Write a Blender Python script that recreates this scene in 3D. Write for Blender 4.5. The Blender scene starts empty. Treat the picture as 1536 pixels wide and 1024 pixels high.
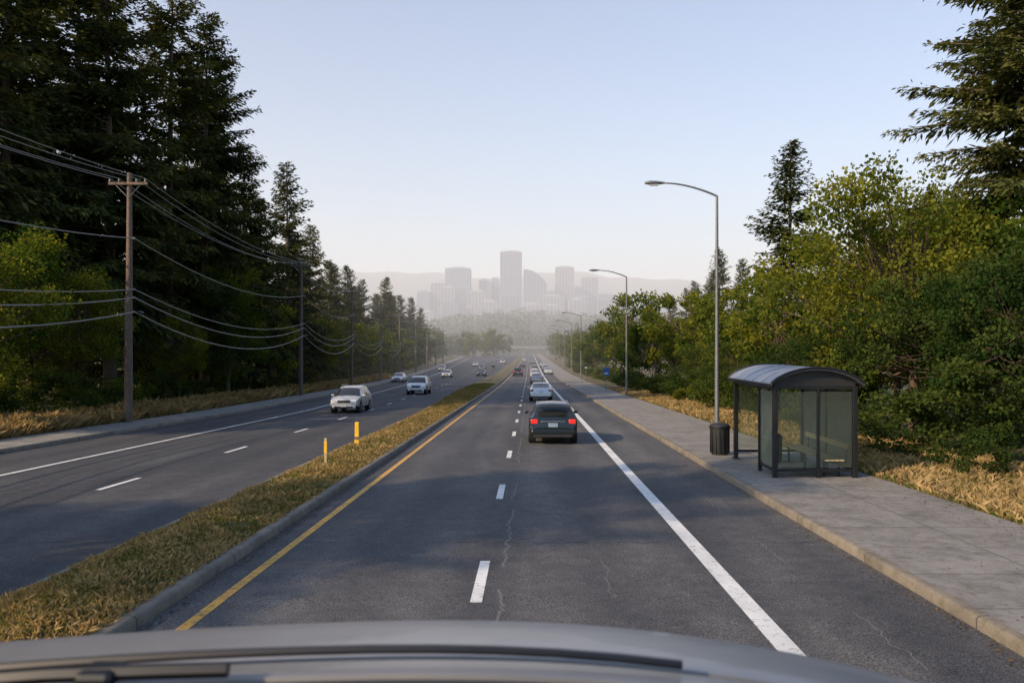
import bpy, bmesh, math, random
import numpy as np
from mathutils import Vector, Matrix
random.seed(7); RNG=np.random.default_rng(7)
scene=bpy.context.scene
COL=scene.collection
# ------------------------------------------------------------------ terrain profile
def gz(y):
    y=np.asarray(y,dtype=float)
    u=np.clip(y-80,0,140)
    return np.where(y<80,-0.0209*y,-1.672-0.0209*(u-u*u/280.0))
def gzf(y): return float(gz(y))
def shf(y): return -0.05*np.clip(np.asarray(y,float)-50,0,450)
def medL(y): return np.interp(y,[-100,45,90,170,300,900],[-6.5,-6.5,-8.1,-7.6,-7.0,-7.0])
def kL(y): return -17.6+shf(y)
KR=5.05
YS=np.concatenate([np.arange(-60,240,4.0),np.arange(240,921,20.0)])
# ------------------------------------------------------------------ materials
def newmat(name):
    m=bpy.data.materials.new(name); m.use_nodes=True
    nt=m.node_tree; b=nt.nodes['Principled BSDF']
    return m,nt,b
def N(nt,t,**k):
    n=nt.nodes.new(t)
    for a,v in k.items():
        if a in n.inputs: n.inputs[a].default_value=v
        else: setattr(n,a,v)
    return n
def L(nt,a,b): nt.links.new(a,b)
def noise(nt,scale,detail=4,rough=.55,vec=None,dist=0):
    n=N(nt,'ShaderNodeTexNoise'); n.inputs['Scale'].default_value=scale; n.inputs['Detail'].default_value=detail
    n.inputs['Roughness'].default_value=rough; n.inputs['Distortion'].default_value=dist
    if vec is not None: L(nt,vec,n.inputs['Vector'])
    return n.outputs['Fac']
def ramp(nt,fac,stops):
    r=N(nt,'ShaderNodeValToRGB'); e=r.color_ramp.elements
    while len(e)<len(stops): e.new(.5)
    for i,(p,c) in enumerate(stops):
        e[i].position=p; e[i].color=(c,c,c,1) if isinstance(c,(int,float)) else (*c,1)
    L(nt,fac,r.inputs[0]); return r.outputs[0]
def mix(nt,fac,a,b,mode='MIX'):
    n=N(nt,'ShaderNodeMix',data_type='RGBA',blend_type=mode)
    for s,v in ((0,fac),(6,a),(7,b)):
        if hasattr(v,'links'): L(nt,v,n.inputs[s])
        elif s==0: n.inputs[0].default_value=v
        else: n.inputs[s].default_value=(*v,1)
    return n.outputs[2]
def math_(nt,op,a,b=None,c=None):
    n=N(nt,'ShaderNodeMath',operation=op)
    for i,v in enumerate((a,b,c)):
        if v is None: continue
        if hasattr(v,'links'): L(nt,v,n.inputs[i])
        else: n.inputs[i].default_value=v
    return n.outputs[0]
def objco(nt,scale=None):
    t=N(nt,'ShaderNodeTexCoord').outputs['Object']
    if scale:
        m=N(nt,'ShaderNodeMapping'); m.inputs['Scale'].default_value=scale; L(nt,t,m.inputs[0]); t=m.outputs[0]
    return t
def bump(nt,b,h,strength,dist=.02):
    n=N(nt,'ShaderNodeBump'); n.inputs['Strength'].default_value=strength; n.inputs['Distance'].default_value=dist
    L(nt,h,n.inputs['Height']); L(nt,n.outputs[0],b.inputs['Normal'])
def simple(name,c,rough=.6,metal=0,var=.15,scale=6,spec=.5,coat=0):
    m,nt,b=newmat(name)
    f=noise(nt,scale,3,.6,objco(nt))
    c2=tuple(min(1,x*(1+var)) for x in c); c1=tuple(x*(1-var) for x in c)
    L(nt,ramp(nt,f,[(.3,c1),(.7,c2)]),b.inputs['Base Color'])
    b.inputs['Roughness'].default_value=rough; b.inputs['Metallic'].default_value=metal
    b.inputs['Specular IOR Level'].default_value=spec; b.inputs['Coat Weight'].default_value=coat
    return m
def m_asphalt(name,base,joints,per=1.68):
    m,nt,b=newmat(name); co=objco(nt)
    sep=N(nt,'ShaderNodeSeparateXYZ'); L(nt,co,sep.inputs[0]); X=sep.outputs[0]; Y=sep.outputs[1]
    fine=noise(nt,45,2,.85,co); big=noise(nt,.35,4,.6,objco(nt,(1,.25,1))); mid=noise(nt,3,5,.75,co)
    c=mix(nt,ramp(nt,fine,[(.36,0.0),(.66,1.0)]),tuple(v*.35 for v in base),tuple(v*1.9 for v in base))
    c=mix(nt,ramp(nt,big,[(.35,0.0),(.65,1.0)]),c,(1.65,1.6,1.5),'MULTIPLY')
    c=mix(nt,ramp(nt,mid,[(.35,.6),(.62,0.0)]),c,(.48,.48,.5),'MULTIPLY')
    w=math_(nt,'SINE',math_(nt,'MULTIPLY_ADD',X,2*math.pi/per,.6))
    w=math_(nt,'MULTIPLY_ADD',w,.5,.5)
    w=math_(nt,'MULTIPLY',math_(nt,'MULTIPLY',w,big),1.3)
    c=mix(nt,w,c,(1.5,1.46,1.4),'MULTIPLY')
    pv=N(nt,'ShaderNodeTexWhiteNoise',noise_dimensions='2D')
    cx=math_(nt,'FLOOR',math_(nt,'MULTIPLY',X,1/3.35)); cy=math_(nt,'FLOOR',math_(nt,'MULTIPLY',Y,1/11.0))
    cmb=N(nt,'ShaderNodeCombineXYZ'); L(nt,cx,cmb.inputs[0]); L(nt,cy,cmb.inputs[1]); L(nt,cmb.outputs[0],pv.inputs['Vector'])
    pt=math_(nt,'MULTIPLY',math_(nt,'SUBTRACT',pv.outputs[0],.5),.6)
    c=mix(nt,math_(nt,'ABSOLUTE',pt),c,(.5,.5,.52),'MULTIPLY')
    cr=None; nn=noise(nt,1.1,5,.7,objco(nt,(.3,1,1))); gate=noise(nt,.25,2,.5,co)
    for j,th,lo in joints:
        xx=math_(nt,'ABSOLUTE',math_(nt,'SUBTRACT',math_(nt,'ADD',X,-j),math_(nt,'MULTIPLY_ADD',nn,.5,-.25)))
        k=math_(nt,'LESS_THAN',xx,th); k=math_(nt,'MULTIPLY',k,math_(nt,'GREATER_THAN',gate,lo))
        cr=k if cr is None else math_(nt,'MAXIMUM',cr,k)
    if cr is not None: c=mix(nt,math_(nt,'MULTIPLY',cr,.8),c,(.18,.17,.155))
    yy=math_(nt,'ABSOLUTE',math_(nt,'SUBTRACT',math_(nt,'FRACT',math_(nt,'MULTIPLY_ADD',mid,.03,math_(nt,'MULTIPLY',Y,1/9.0))),.5))
    k=math_(nt,'MULTIPLY',math_(nt,'LESS_THAN',yy,.0018),math_(nt,'GREATER_THAN',gate,.44))
    c=mix(nt,math_(nt,'MULTIPLY',k,.85),c,(.02,.02,.02))
    L(nt,c,b.inputs['Base Color'])
    b.inputs['Roughness'].default_value=.8; b.inputs['Specular IOR Level'].default_value=.35
    bump(nt,b,fine,.8,.015); return m
def m_paint(name,c,wear=(.36,.46)):
    m,nt,b=newmat(name); co=objco(nt)
    f=noise(nt,9,6,.75,co); g=noise(nt,60,2,.8,co)
    dirt=ramp(nt,noise(nt,1.2,3,.6,co),[(.3,tuple(v*.72 for v in c)),(.7,c)])
    k=ramp(nt,math_(nt,'MULTIPLY_ADD',g,.35,math_(nt,'MULTIPLY',f,.65)),[(wear[0],0.0),(wear[1],1.0)])
    L(nt,mix(nt,k,(.07,.07,.07),dirt),b.inputs['Base Color']); b.inputs['Roughness'].default_value=.65
    return m
def m_concrete(name,base,jy=1.5,jx=None,dark=.4):
    m,nt,b=newmat(name); co=objco(nt)
    sep=N(nt,'ShaderNodeSeparateXYZ'); L(nt,co,sep.inputs[0])
    f=noise(nt,1.1,5,.7,co); g=noise(nt,40,2,.7,co); f2=noise(nt,5,4,.7,co)
    c=ramp(nt,f,[(.28,tuple(v*.55 for v in base)),(.5,base),(.75,tuple(v*1.25 for v in base))])
    c=mix(nt,ramp(nt,g,[(.3,.4),(.6,0.0)]),c,(.55,.55,.55),'MULTIPLY')
    c=mix(nt,ramp(nt,f2,[(.36,.6),(.52,0.0)]),c,(.6,.56,.5),'MULTIPLY')
    fr=math_(nt,'FRACT',math_(nt,'MULTIPLY',sep.outputs[1],1/jy))
    k=math_(nt,'LESS_THAN',fr,.022/jy)
    if jx is not None:
        kx=math_(nt,'LESS_THAN',math_(nt,'ABSOLUTE',math_(nt,'SUBTRACT',sep.outputs[0],jx)),.011)
        k=math_(nt,'MAXIMUM',k,kx)
    fl=math_(nt,'FLOOR',math_(nt,'MULTIPLY',sep.outputs[1],1/jy))
    wn=N(nt,'ShaderNodeTexWhiteNoise',noise_dimensions='1D'); L(nt,fl,wn.inputs['W'])
    c=mix(nt,math_(nt,'MULTIPLY',wn.outputs[0],.4),c,(.7,.7,.7),'MULTIPLY')
    c=mix(nt,k,c,tuple(v*dark*.6 for v in base))
    L(nt,c,b.inputs['Base Color']); b.inputs['Roughness'].default_value=.88
    bump(nt,b,math_(nt,'SUBTRACT',g,math_(nt,'MULTIPLY',k,2.0)),.5,.01); return m
def m_leaf(name,dark,light,trans=.35,nscale=.5):
    m=bpy.data.materials.new(name); m.use_nodes=True; nt=m.node_tree; nt.nodes.remove(nt.nodes['Principled BSDF'])
    d=N(nt,'ShaderNodeBsdfDiffuse')
    a=N(nt,'ShaderNodeAttribute',attribute_name='tint')
    co=objco(nt); f=noise(nt,nscale,1,.6,co)
    oi=N(nt,'ShaderNodeObjectInfo')
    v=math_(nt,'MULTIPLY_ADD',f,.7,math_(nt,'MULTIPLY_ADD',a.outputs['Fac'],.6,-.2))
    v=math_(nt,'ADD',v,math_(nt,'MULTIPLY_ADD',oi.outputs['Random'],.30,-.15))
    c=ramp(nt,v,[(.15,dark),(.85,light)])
    L(nt,c,d.inputs['Color'])
    t=N(nt,'ShaderNodeBsdfTranslucent'); L(nt,mix(nt,1.0,c,(1.7,1.5,.6),'MULTIPLY'),t.inputs[0])
    ms=N(nt,'ShaderNodeMixShader'); ms.inputs[0].default_value=trans
    L(nt,d.outputs[0],ms.inputs[1]); L(nt,t.outputs[0],ms.inputs[2])
    L(nt,ms.outputs[0],nt.nodes['Material Output'].inputs[0]); return m
M={}
M['asph']=m_asphalt('asphalt',(.064,.065,.070),[(-.38,.016,.43),(1.1,.008,.56),(3.9,.008,.5)])
M['asph2']=m_asphalt('asphalt_old',(.047,.048,.053),[(-12.2,.012,.48)])
M['white']=m_paint('white_paint',(.78,.78,.76)); M['yellow']=m_paint('yellow_paint',(.70,.38,.06),(.38,.5))
M['side']=m_concrete('sidewalk_concrete',(.26,.245,.225),1.55,7.0); M['kerb']=m_concrete('kerb_concrete',(.22,.19,.15),3.0)
M['conif']=m_leaf('conifer_needles',(.022,.038,.016),(.135,.140,.045),.2,.35)
M['decid']=m_leaf('deciduous_leaves',(.034,.072,.014),(.235,.23,.034),.45,.45)
M['decid_d']=m_leaf('dark_leaves',(.022,.048,.014),(.105,.13,.03),.38,.45)
M['far']=m_leaf('distant_foliage',(.03,.05,.025),(.08,.10,.04),.2,.05)
M['dry']=m_leaf('dry_grass_blades',(.16,.11,.05),(.43,.31,.155),.25,.6)
M['gr']=m_leaf('grass_blades',(.07,.095,.022),(.28,.245,.085),.35,.35)
M['litter']=m_leaf('leaf_litter_brown',(.05,.03,.015),(.26,.17,.08),.1,2)
M['bark']=simple('bark',(.095,.065,.048),.9,0,.4,14); M['pole']=simple('weathered_wood',(.14,.095,.07),.85,0,.35,9)
M['steel']=simple('galvanised_steel',(.15,.16,.17),.5,.4,.15,5); M['black']=simple('black_metal',(.012,.012,.014),.4,.2,.2,8)
M['wire']=simple('cable_rubber',(.26,.23,.19),.6,0,.1); M['rubber']=simple('tyre_rubber',(.012,.012,.013),.85,0,.2,20)
M['alloy']=simple('alloy_wheel',(.35,.35,.36),.3,.8,.1); M['dark']=simple('dark_plastic',(.016,.016,.018),.6,0,.2)
M['signy']=simple('yellow_plastic',(.72,.42,.02),.5,0,.1); M['signw']=simple('white_sign',(.6,.6,.6),.5,0,.1)
M['blue']=simple('blue_sign',(.03,.10,.32),.5,0,.1)
M['slat']=simple('bench_timber',(.46,.36,.20),.6,0,.25,12)
M['roofm']=simple('shelter_roof_metal',(.26,.28,.33),.42,.4,.12,3)
def m_ground():
    m,nt,b=newmat('ground_soil'); co=objco(nt)
    f=noise(nt,.5,5,.65,co); g=noise(nt,12,3,.7,co)
    c=ramp(nt,f,[(.3,(.05,.055,.022)),(.5,(.12,.10,.05)),(.7,(.20,.155,.085))])
    c=mix(nt,ramp(nt,g,[(.3,.6),(.6,0.0)]),c,(.5,.5,.45),'MULTIPLY')
    L(nt,c,b.inputs['Base Color']); b.inputs['Roughness'].default_value=1; bump(nt,b,g,.8,.06); return m
M['ground']=m_ground()
def m_soil2():
    m,nt,b=newmat('median_soil'); co=objco(nt)
    f=noise(nt,1.3,5,.7,co); g=noise(nt,22,3,.7,co)
    c=ramp(nt,f,[(.3,(.06,.080,.022)),(.5,(.14,.12,.05)),(.72,(.27,.19,.09))])
    c=mix(nt,ramp(nt,g,[(.3,.6),(.6,0.0)]),c,(.45,.45,.4),'MULTIPLY')
    L(nt,c,b.inputs['Base Color']); b.inputs['Roughness'].default_value=1; bump(nt,b,g,.9,.05); return m
M['soil2']=m_soil2()
def m_glass(name,alpha=.10,c=(.28,.32,.27)):
    m,nt,b=newmat(name); co=objco(nt)
    t=N(nt,'ShaderNodeBsdfTransparent'); t.inputs[0].default_value=(.92,.95,.92,1)
    L(nt,ramp(nt,noise(nt,2,4,.6,co),[(.3,tuple(v*.7 for v in c)),(.7,c)]),b.inputs['Base Color'])
    b.inputs['Roughness'].default_value=.05
    fr=N(nt,'ShaderNodeFresnel'); fr.inputs[0].default_value=1.45
    ms=N(nt,'ShaderNodeMixShader'); L(nt,math_(nt,'ADD',fr.outputs[0],alpha),ms.inputs[0])
    L(nt,t.outputs[0],ms.inputs[1]); L(nt,b.outputs[0],ms.inputs[2]); L(nt,ms.outputs[0],nt.nodes['Material Output'].inputs[0]); return m
M['glass']=m_glass('shelter_glass')
M['cglass']=simple('car_glass',(.02,.023,.026),.06,0,.1,2,.8)
def m_emit(name,c,e,s):
    m,nt,b=newmat(name); f=noise(nt,20,2,.5,objco(nt)); L(nt,ramp(nt,f,[(.2,tuple(v*.8 for v in c)),(.8,c)]),b.inputs['Base Color'])
    b.inputs['Emission Color'].default_value=(*e,1); b.inputs['Emission Strength'].default_value=s; b.inputs['Roughness'].default_value=.2; return m
M['tail']=m_emit('tail_light',(.35,.01,.008),(1,.05,.03),.6); M['taild']=m_emit('tail_light_off',(.3,.012,.01),(1,0,0),.03)
M['head']=m_emit('head_light',(.7,.72,.74),(1,1,.95),.15)
# ------------------------------------------------------------------ mesh helpers
def link(o,parent=None):
    COL.objects.link(o)
    if parent: o.parent=parent
    return o
def empty(name,loc=(0,0,0),rot=0):
    e=bpy.data.objects.new(name,None); e.location=loc; e.rotation_euler=(0,0,rot); COL.objects.link(e); e.empty_display_size=.3; return e
def pyobj(name,verts,faces,mats,midx=None,smooth=False,parent=None,sharp=None):
    me=bpy.data.meshes.new(name); me.from_pydata([tuple(map(float,v)) for v in verts],[],faces)
    for m in (mats if isinstance(mats,(list,tuple)) else [mats]): me.materials.append(m)
    if midx is not None: me.polygons.foreach_set('material_index',midx)
    if smooth:
        me.polygons.foreach_set('use_smooth',[True]*len(me.polygons))
        if sharp: me.set_sharp_from_angle(angle=math.radians(sharp))
    me.update(); o=bpy.data.objects.new(name,me); return link(o,parent)
def quadmesh(name,V,mats,midx=None,tint=None):
    n=len(V); me=bpy.data.meshes.new(name)
    me.vertices.add(n*4); me.vertices.foreach_set('co',V.reshape(-1).astype(np.float32))
    me.loops.add(n*4); me.loops.foreach_set('vertex_index',np.arange(n*4,dtype=np.int32))
    me.polygons.add(n); me.polygons.foreach_set('loop_start',np.arange(n,dtype=np.int32)*4)
    for m in mats: me.materials.append(m)
    if midx is not None: me.polygons.foreach_set('material_index',midx.astype(np.int32))
    me.update(calc_edges=True)
    if tint is not None:
        a=me.attributes.new('tint','FLOAT','FACE'); a.data.foreach_set('value',tint.astype(np.float32))
    return me
def tubeq(P,R,n=7):
    P=np.asarray(P,float); R=np.asarray(R,float)
    T=np.gradient(P,axis=0); T/=np.linalg.norm(T,axis=1)[:,None]+1e-9
    ref=np.array([0,0,1.0]) if abs(T[0,2])<.8 else np.array([1.0,0,0])
    A=np.cross(T,ref); A/=np.linalg.norm(A,axis=1)[:,None]+1e-9; B=np.cross(T,A)
    ang=np.linspace(0,2*np.pi,n+1)
    ring=P[:,None]+R[:,None,None]*(np.cos(ang)[None,:,None]*A[:,None]+np.sin(ang)[None,:,None]*B[:,None])
    q=np.stack([ring[:-1,:-1],ring[:-1,1:],ring[1:,1:],ring[1:,:-1]],axis=2); return q.reshape(-1,4,3)
def tube(name,P,R,mat,parent=None,n=10,cap=True):
    P=np.asarray(P,float); R=np.full(len(P),R) if np.isscalar(R) else np.asarray(R,float)
    T=np.gradient(P,axis=0); T/=np.linalg.norm(T,axis=1)[:,None]+1e-9
    ref=np.array([0,0,1.0]) if abs(T[0,2])<.8 else np.array([1.0,0,0])
    A=np.cross(T,ref); A/=np.linalg.norm(A,axis=1)[:,None]+1e-9; B=np.cross(T,A)
    vs=[];fs=[]
    for i in range(len(P)):
        for k in range(n):
            a=2*math.pi*k/n; vs.append(P[i]+R[i]*(math.cos(a)*A[i]+math.sin(a)*B[i]))
    for i in range(len(P)-1):
        for k in range(n):
            a=i*n+k;b=i*n+(k+1)%n; fs.append((a,b,b+n,a+n))
    if cap: fs.append(tuple(range(n))); fs.append(tuple((len(P)-1)*n+k for k in range(n)))
    return pyobj(name,vs,fs,mat,None,True,parent,50)
def box(name,c,s,mat,parent=None,bev=.01,rot=None,taper=1.0):
    bm=bmesh.new(); bmesh.ops.create_cube(bm,size=1)
    for v in bm.verts:
        k=taper if v.co.z>0 else 1
        v.co=Vector((v.co.x*s[0]*k,v.co.y*s[1]*k,v.co.z*s[2]))
    if bev>0: bmesh.ops.bevel(bm,geom=bm.edges[:],offset=min(bev,min(s)*.45),segments=2,affect='EDGES',profile=.5)
    me=bpy.data.meshes.new(name); bm.to_mesh(me); bm.free(); me.materials.append(mat)
    o=bpy.data.objects.new(name,me); o.location=c
    if rot: o.rotation_euler=rot
    return link(o,parent)
def strip(name,xl,xr,ys,dz,mat,nx=1):
    ys=np.asarray(ys,float); xl=xl(ys) if callable(xl) else np.full(len(ys),xl); xr=xr(ys) if callable(xr) else np.full(len(ys),xr)
    vs=[];fs=[]; z=gz(ys)
    for i in range(len(ys)):
        for j in range(nx+1):
            t=j/nx; vs.append((xl[i]*(1-t)+xr[i]*t,ys[i],z[i]+dz))
    for i in range(len(ys)-1):
        for j in range(nx):
            a=i*(nx+1)+j; fs.append((a,a+1,a+nx+2,a+nx+1))
    return pyobj(name,vs,fs,mat)
def sweep(name,xf,prof,ys,mat):
    ys=np.asarray(ys,float); x0=xf(ys) if callable(xf) else np.full(len(ys),xf); z=gz(ys); m=len(prof); vs=[];fs=[]
    for i in range(len(ys)):
        for dx,dz in prof: vs.append((x0[i]+dx,ys[i],z[i]+dz))
    for i in range(len(ys)-1):
        for j in range(m-1):
            a=i*m+j; fs.append((a,a+1,a+m+1,a+m))
    return pyobj(name,vs,fs,mat,None,True,None,40)
# ------------------------------------------------------------------ ground
ysg=np.concatenate([YS,[1000,1200,1500,2000,3000,5000,9000,14000]])
def ground():
    vs=[];fs=[]
    for y in ysg:
        z=gzf(y); k=float(kL(y))
        cols=[(-9000,.1),(-2000,.1),(-300,.1),(k-30,.12),(k-2.45,.12),(k-2.3,-.03),(KR+3.6,-.03),(KR+3.75,.12),(40,.12),(300,.1),(2000,.1),(9000,.1)]
        if y>920: cols=[(a,.0) for a,_ in cols]
        for x,d in cols: vs.append((x,y,z+d))
    m=12
    for i in range(len(ysg)-1):
        for j in range(m-1):
            a=i*m+j; fs.append((a,a+1,a+m+1,a+m))
    pyobj('ground',vs,fs,M['ground'])
ground()
strip('road',-4.45,KR,YS,0,M['asph'])
strip('road',lambda y:kL(y),lambda y:medL(y),YS,0,M['asph2'])
strip('sidewalk',KR+.14,KR+3.68,YS,.135,M['side'])
strip('sidewalk',lambda y:kL(y)-2.38,lambda y:kL(y)-.14,YS,.135,M['side'])
kp=[(0,-.02),(0,.11),(.02,.14),(.05,.15),(.15,.15),(.17,.12)]
sweep('kerb',KR,kp,YS,M['kerb']); sweep('kerb',lambda y:kL(y),[(-a,b) for a,b in kp],YS,M['kerb'])
sweep('kerb',-4.45,[(-a*1.2,b) for a,b in kp],YS,M['kerb']); sweep('kerb',lambda y:medL(y),kp,YS,M['kerb'])
def median():
    vs=[];fs=[]
    for y in YS:
        a=float(medL(y))+.15; b=-4.45-.17
        for j in range(9):
            t=j/8; vs.append((a+(b-a)*t,y,gzf(y)+.12+.10*math.sin(math.pi*t)+random.uniform(-.01,.01)))
    for i in range(len(YS)-1):
        for j in range(8):
            q=i*9+j; fs.append((q,q+1,q+10,q+9))
    pyobj('grass_median',vs,fs,M['soil2'],None,True)
median()
def dashes(name,x,y0,step,ln,y1,w,mat,xo=None):
    vs=[];fs=[]; y=y0
    while y<y1:
        off=float(xo(y)) if xo else 0
        i=len(vs)
        for yy in (y,y+ln/2,y+ln):
            vs+= [(x-w/2+off,yy,0),(x+w/2+off,yy,0)]
        fs+=[(i,i+1,i+3,i+2),(i+2,i+3,i+5,i+4)]; y+=step
    zr=np.interp([v[1] for v in vs],YS,gz(YS))
    vs=[(v[0],v[1],float(z)+.005) for v,z in zip(vs,zr)]
    pyobj(name,vs,fs,mat)
dashes('lane_marking',-.68,-5.3,7.65,2.1,500,.15,M['white'])
dashes('lane_marking',-10.25,-4.8,7.9,2.0,500,.14,M['white'],lambda y:.55*shf(y))
strip('edge_line',2.585,2.835,YS,.005,M['white']); strip('edge_line',-4.0,-3.86,YS,.005,M['yellow'])
strip('edge_line',lambda y:-14.28+shf(y),lambda y:-14.12+shf(y),YS,.005,M['white'])
# ------------------------------------------------------------------ foliage
def kites(C,D,Nn,ln,wd):
    S=np.cross(D,Nn); S/=np.linalg.norm(S,axis=1)[:,None]+1e-9
    ln=ln[:,None]; wd=wd[:,None]
    return np.stack([C,C+D*ln*.45+S*wd*.5,C+D*ln,C+D*ln*.45-S*wd*.5],axis=1)
def unit(v): return v/(np.linalg.norm(v,axis=1)[:,None]+1e-9)
def conifer(name,seed,H,R,z0f,mat,dens=1.0,leaf=1.0,gap=.12,conic=.8,reps=3):
    r=np.random.default_rng(seed); Q=[];T=[]
    lean=r.normal(0,.008*H,2)
    zs=np.linspace(0,H,12); P=np.stack([lean[0]*(zs/H)**2,lean[1]*(zs/H)**2,zs],1)
    trunk=tubeq(P,np.linspace(.018*H*.75,.02,12),8)
    z0=z0f*H; z=z0; br=[]
    while z<H-.25:
        t=(z-z0)/(H-z0)
        for k in range(int(r.integers(4,7))):
            if r.random()<gap: continue
            Lb=R*((1-t)**conic)*r.uniform(.55,1.15)*min(1,.55+t*5)+.15
            br.append((z+r.uniform(-.25,.25),r.uniform(0,2*np.pi),Lb,t))
        z+=(.62-.35*t)*H/28/dens+.05
    tr=[]
    for z,a,Lb,t in br:
        d=np.array([math.cos(a),math.sin(a)]); side=np.array([-d[1],d[0]])
        n=max(3,int(Lb/.30*dens)); s=np.linspace(.12,1,n)+r.uniform(-.02,.02,n)
        up=(-.12+.75*t)+r.uniform(-.1,.1); dr=.28*(1-t)+.1
        xo=Lb*s; zo=Lb*(up*s-dr*s*s+ .12*s**4)
        bx=d[0]*xo+lean[0]*(z/H)**2; by=d[1]*xo+lean[1]*(z/H)**2; bz=z+zo
        sP=np.array([0,.5,1]); tr.append(tubeq(np.stack([d[0]*Lb*sP,d[1]*Lb*sP,z+Lb*(up*sP-dr*sP**2+.12*sP**4)],1),np.array([.012*Lb+.01,.008*Lb+.006,.004]),3))
        for sg in (-1,1,0):
            for rep in range(reps):
                tl=(.20*Lb*(1-s*.8)+.28)*r.uniform(.5,1.1,n)
                ang=r.uniform(.55,1.2) if sg else r.uniform(-.3,.3)
                D=np.zeros((n,3)); ca=np.cos(ang+r.normal(0,.2,n)); sa=np.sin(ang)*(sg if sg else r.choice([-1,1]))
                D[:,0]=d[0]*ca+side[0]*sa; D[:,1]=d[1]*ca+side[1]*sa; D[:,2]=-.30-.25*rep*3/reps*(1-t)+r.normal(0,.25,n)+.2*t
                D=unit(D); off=rep/reps*tl
                B=np.stack([bx,by,bz],1)+D*off[:,None]+r.normal(0,.06,(n,3))
                Nn=unit(np.stack([r.normal(0,.6,n),r.normal(0,.6,n),np.ones(n)],1))
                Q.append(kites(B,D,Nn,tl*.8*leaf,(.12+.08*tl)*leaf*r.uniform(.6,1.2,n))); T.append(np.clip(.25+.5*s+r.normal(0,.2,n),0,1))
    Q=np.concatenate(Q);T=np.concatenate(T); tr=np.concatenate([trunk]+tr)
    V=np.concatenate([tr,Q]); mi=np.concatenate([np.zeros(len(tr)),np.ones(len(Q))]); tt=np.concatenate([np.zeros(len(tr)),T])
    return quadmesh(name,V,[M['bark'],mat],mi,tt)
def decid(name,seed,H,R,mat,nclump=70,nleaf=380,leaf=.17,base=.22,trunkr=.16,rmin=.25):
    r=np.random.default_rng(seed); Q=[];T=[];tr=[]
    cz=H*(base+1)/2; rz=H*(1-base)/2
    zs=np.linspace(0,H*.72,7); P=np.stack([np.cumsum(r.normal(0,.1,7)),np.cumsum(r.normal(0,.1,7)),zs],1)
    if base>.02: tr.append(tubeq(P,np.linspace(trunkr,trunkr*.3,7),8))
    lob=[(unit(r.normal(0,1,(1,3)))[0],r.uniform(.2,.5)) for _ in range(8)]
    for i in range(nclump):
        u=unit(r.normal(0,1,(1,3)))[0]; rad=r.uniform(rmin,1)**.45
        k=.70+sum(w*max(0,float(u@l))**5 for l,w in lob)
        c=np.array([u[0]*R*rad*k,u[1]*R*rad*k,cz+u[2]*rz*rad*min(k,1.06)])
        cr=r.uniform(.10,.27)*R*(1.15-.3*rad)
        if base>.02:
            j=r.integers(2,6); a=P[j]; m=(a+c)/2+np.array([0,0,-.1*R]); tr.append(tubeq(np.array([a,m,c]),np.array([trunkr*.32,trunkr*.18,.012]),4))
        n=int(nleaf*(cr/(.21*R))**2*r.uniform(.7,1.2)); v=unit(r.normal(0,1,(n,3))); rr=r.uniform(.35,1.0,n)**.6*(1+.5*r.normal(0,.5,n).clip(-1,1.6))
        C=c+v*(cr*rr)[:,None]*np.array([1.1,1.1,.72])
        D=unit(v+r.normal(0,.7,(n,3))+np.array([0,0,-.35])); Nn=unit(r.normal(0,.7,(n,3))+np.array([0,0,.9]))
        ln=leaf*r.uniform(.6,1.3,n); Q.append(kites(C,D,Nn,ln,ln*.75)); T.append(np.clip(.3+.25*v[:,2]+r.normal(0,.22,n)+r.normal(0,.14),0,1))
    Q=np.concatenate(Q);T=np.concatenate(T)
    keep=Q[:,:,2].min(1)>0.02; Q=Q[keep];T=T[keep]
    tr=np.concatenate(tr) if tr else np.zeros((0,4,3))
    V=np.concatenate([tr,Q]); mi=np.concatenate([np.zeros(len(tr)),np.ones(len(Q))]); tt=np.concatenate([np.zeros(len(tr)),T])
    return quadmesh(name,V,[M['bark'],mat],mi,tt)
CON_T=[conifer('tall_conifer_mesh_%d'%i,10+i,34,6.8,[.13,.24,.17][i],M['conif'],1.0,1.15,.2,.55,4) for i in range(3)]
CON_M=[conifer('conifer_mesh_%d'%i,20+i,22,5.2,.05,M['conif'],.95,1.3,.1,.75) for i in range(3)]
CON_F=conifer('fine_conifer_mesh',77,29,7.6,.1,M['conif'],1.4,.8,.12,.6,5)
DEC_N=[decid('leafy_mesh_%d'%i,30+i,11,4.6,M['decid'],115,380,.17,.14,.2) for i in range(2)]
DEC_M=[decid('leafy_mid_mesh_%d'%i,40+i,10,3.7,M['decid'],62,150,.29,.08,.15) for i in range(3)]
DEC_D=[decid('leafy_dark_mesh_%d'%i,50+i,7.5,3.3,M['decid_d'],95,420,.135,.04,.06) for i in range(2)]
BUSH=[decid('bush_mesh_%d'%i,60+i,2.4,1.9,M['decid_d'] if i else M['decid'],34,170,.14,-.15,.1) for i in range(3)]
def place(me,name,x,y,H,H0,rr=None,wide=1.0,dz=.1):
    o=bpy.data.objects.new(name,me); s=H/H0
    o.location=(x,y,gzf(y)+dz); o.scale=(s*wide,s*wide,s); o.rotation_euler=(0,0,random.uniform(0,6.28) if rr is None else rr); return link(o)
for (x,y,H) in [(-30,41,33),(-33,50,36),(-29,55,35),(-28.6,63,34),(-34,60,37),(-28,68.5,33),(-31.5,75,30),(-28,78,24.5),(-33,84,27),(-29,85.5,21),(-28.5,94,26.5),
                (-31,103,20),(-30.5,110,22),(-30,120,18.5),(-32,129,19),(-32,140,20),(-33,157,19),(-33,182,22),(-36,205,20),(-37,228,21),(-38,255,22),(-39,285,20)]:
    me=random.choice(CON_T if H>28 else CON_M); place(me,'conifer_tree',x,y,H,34 if H>28 else 22)
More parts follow.
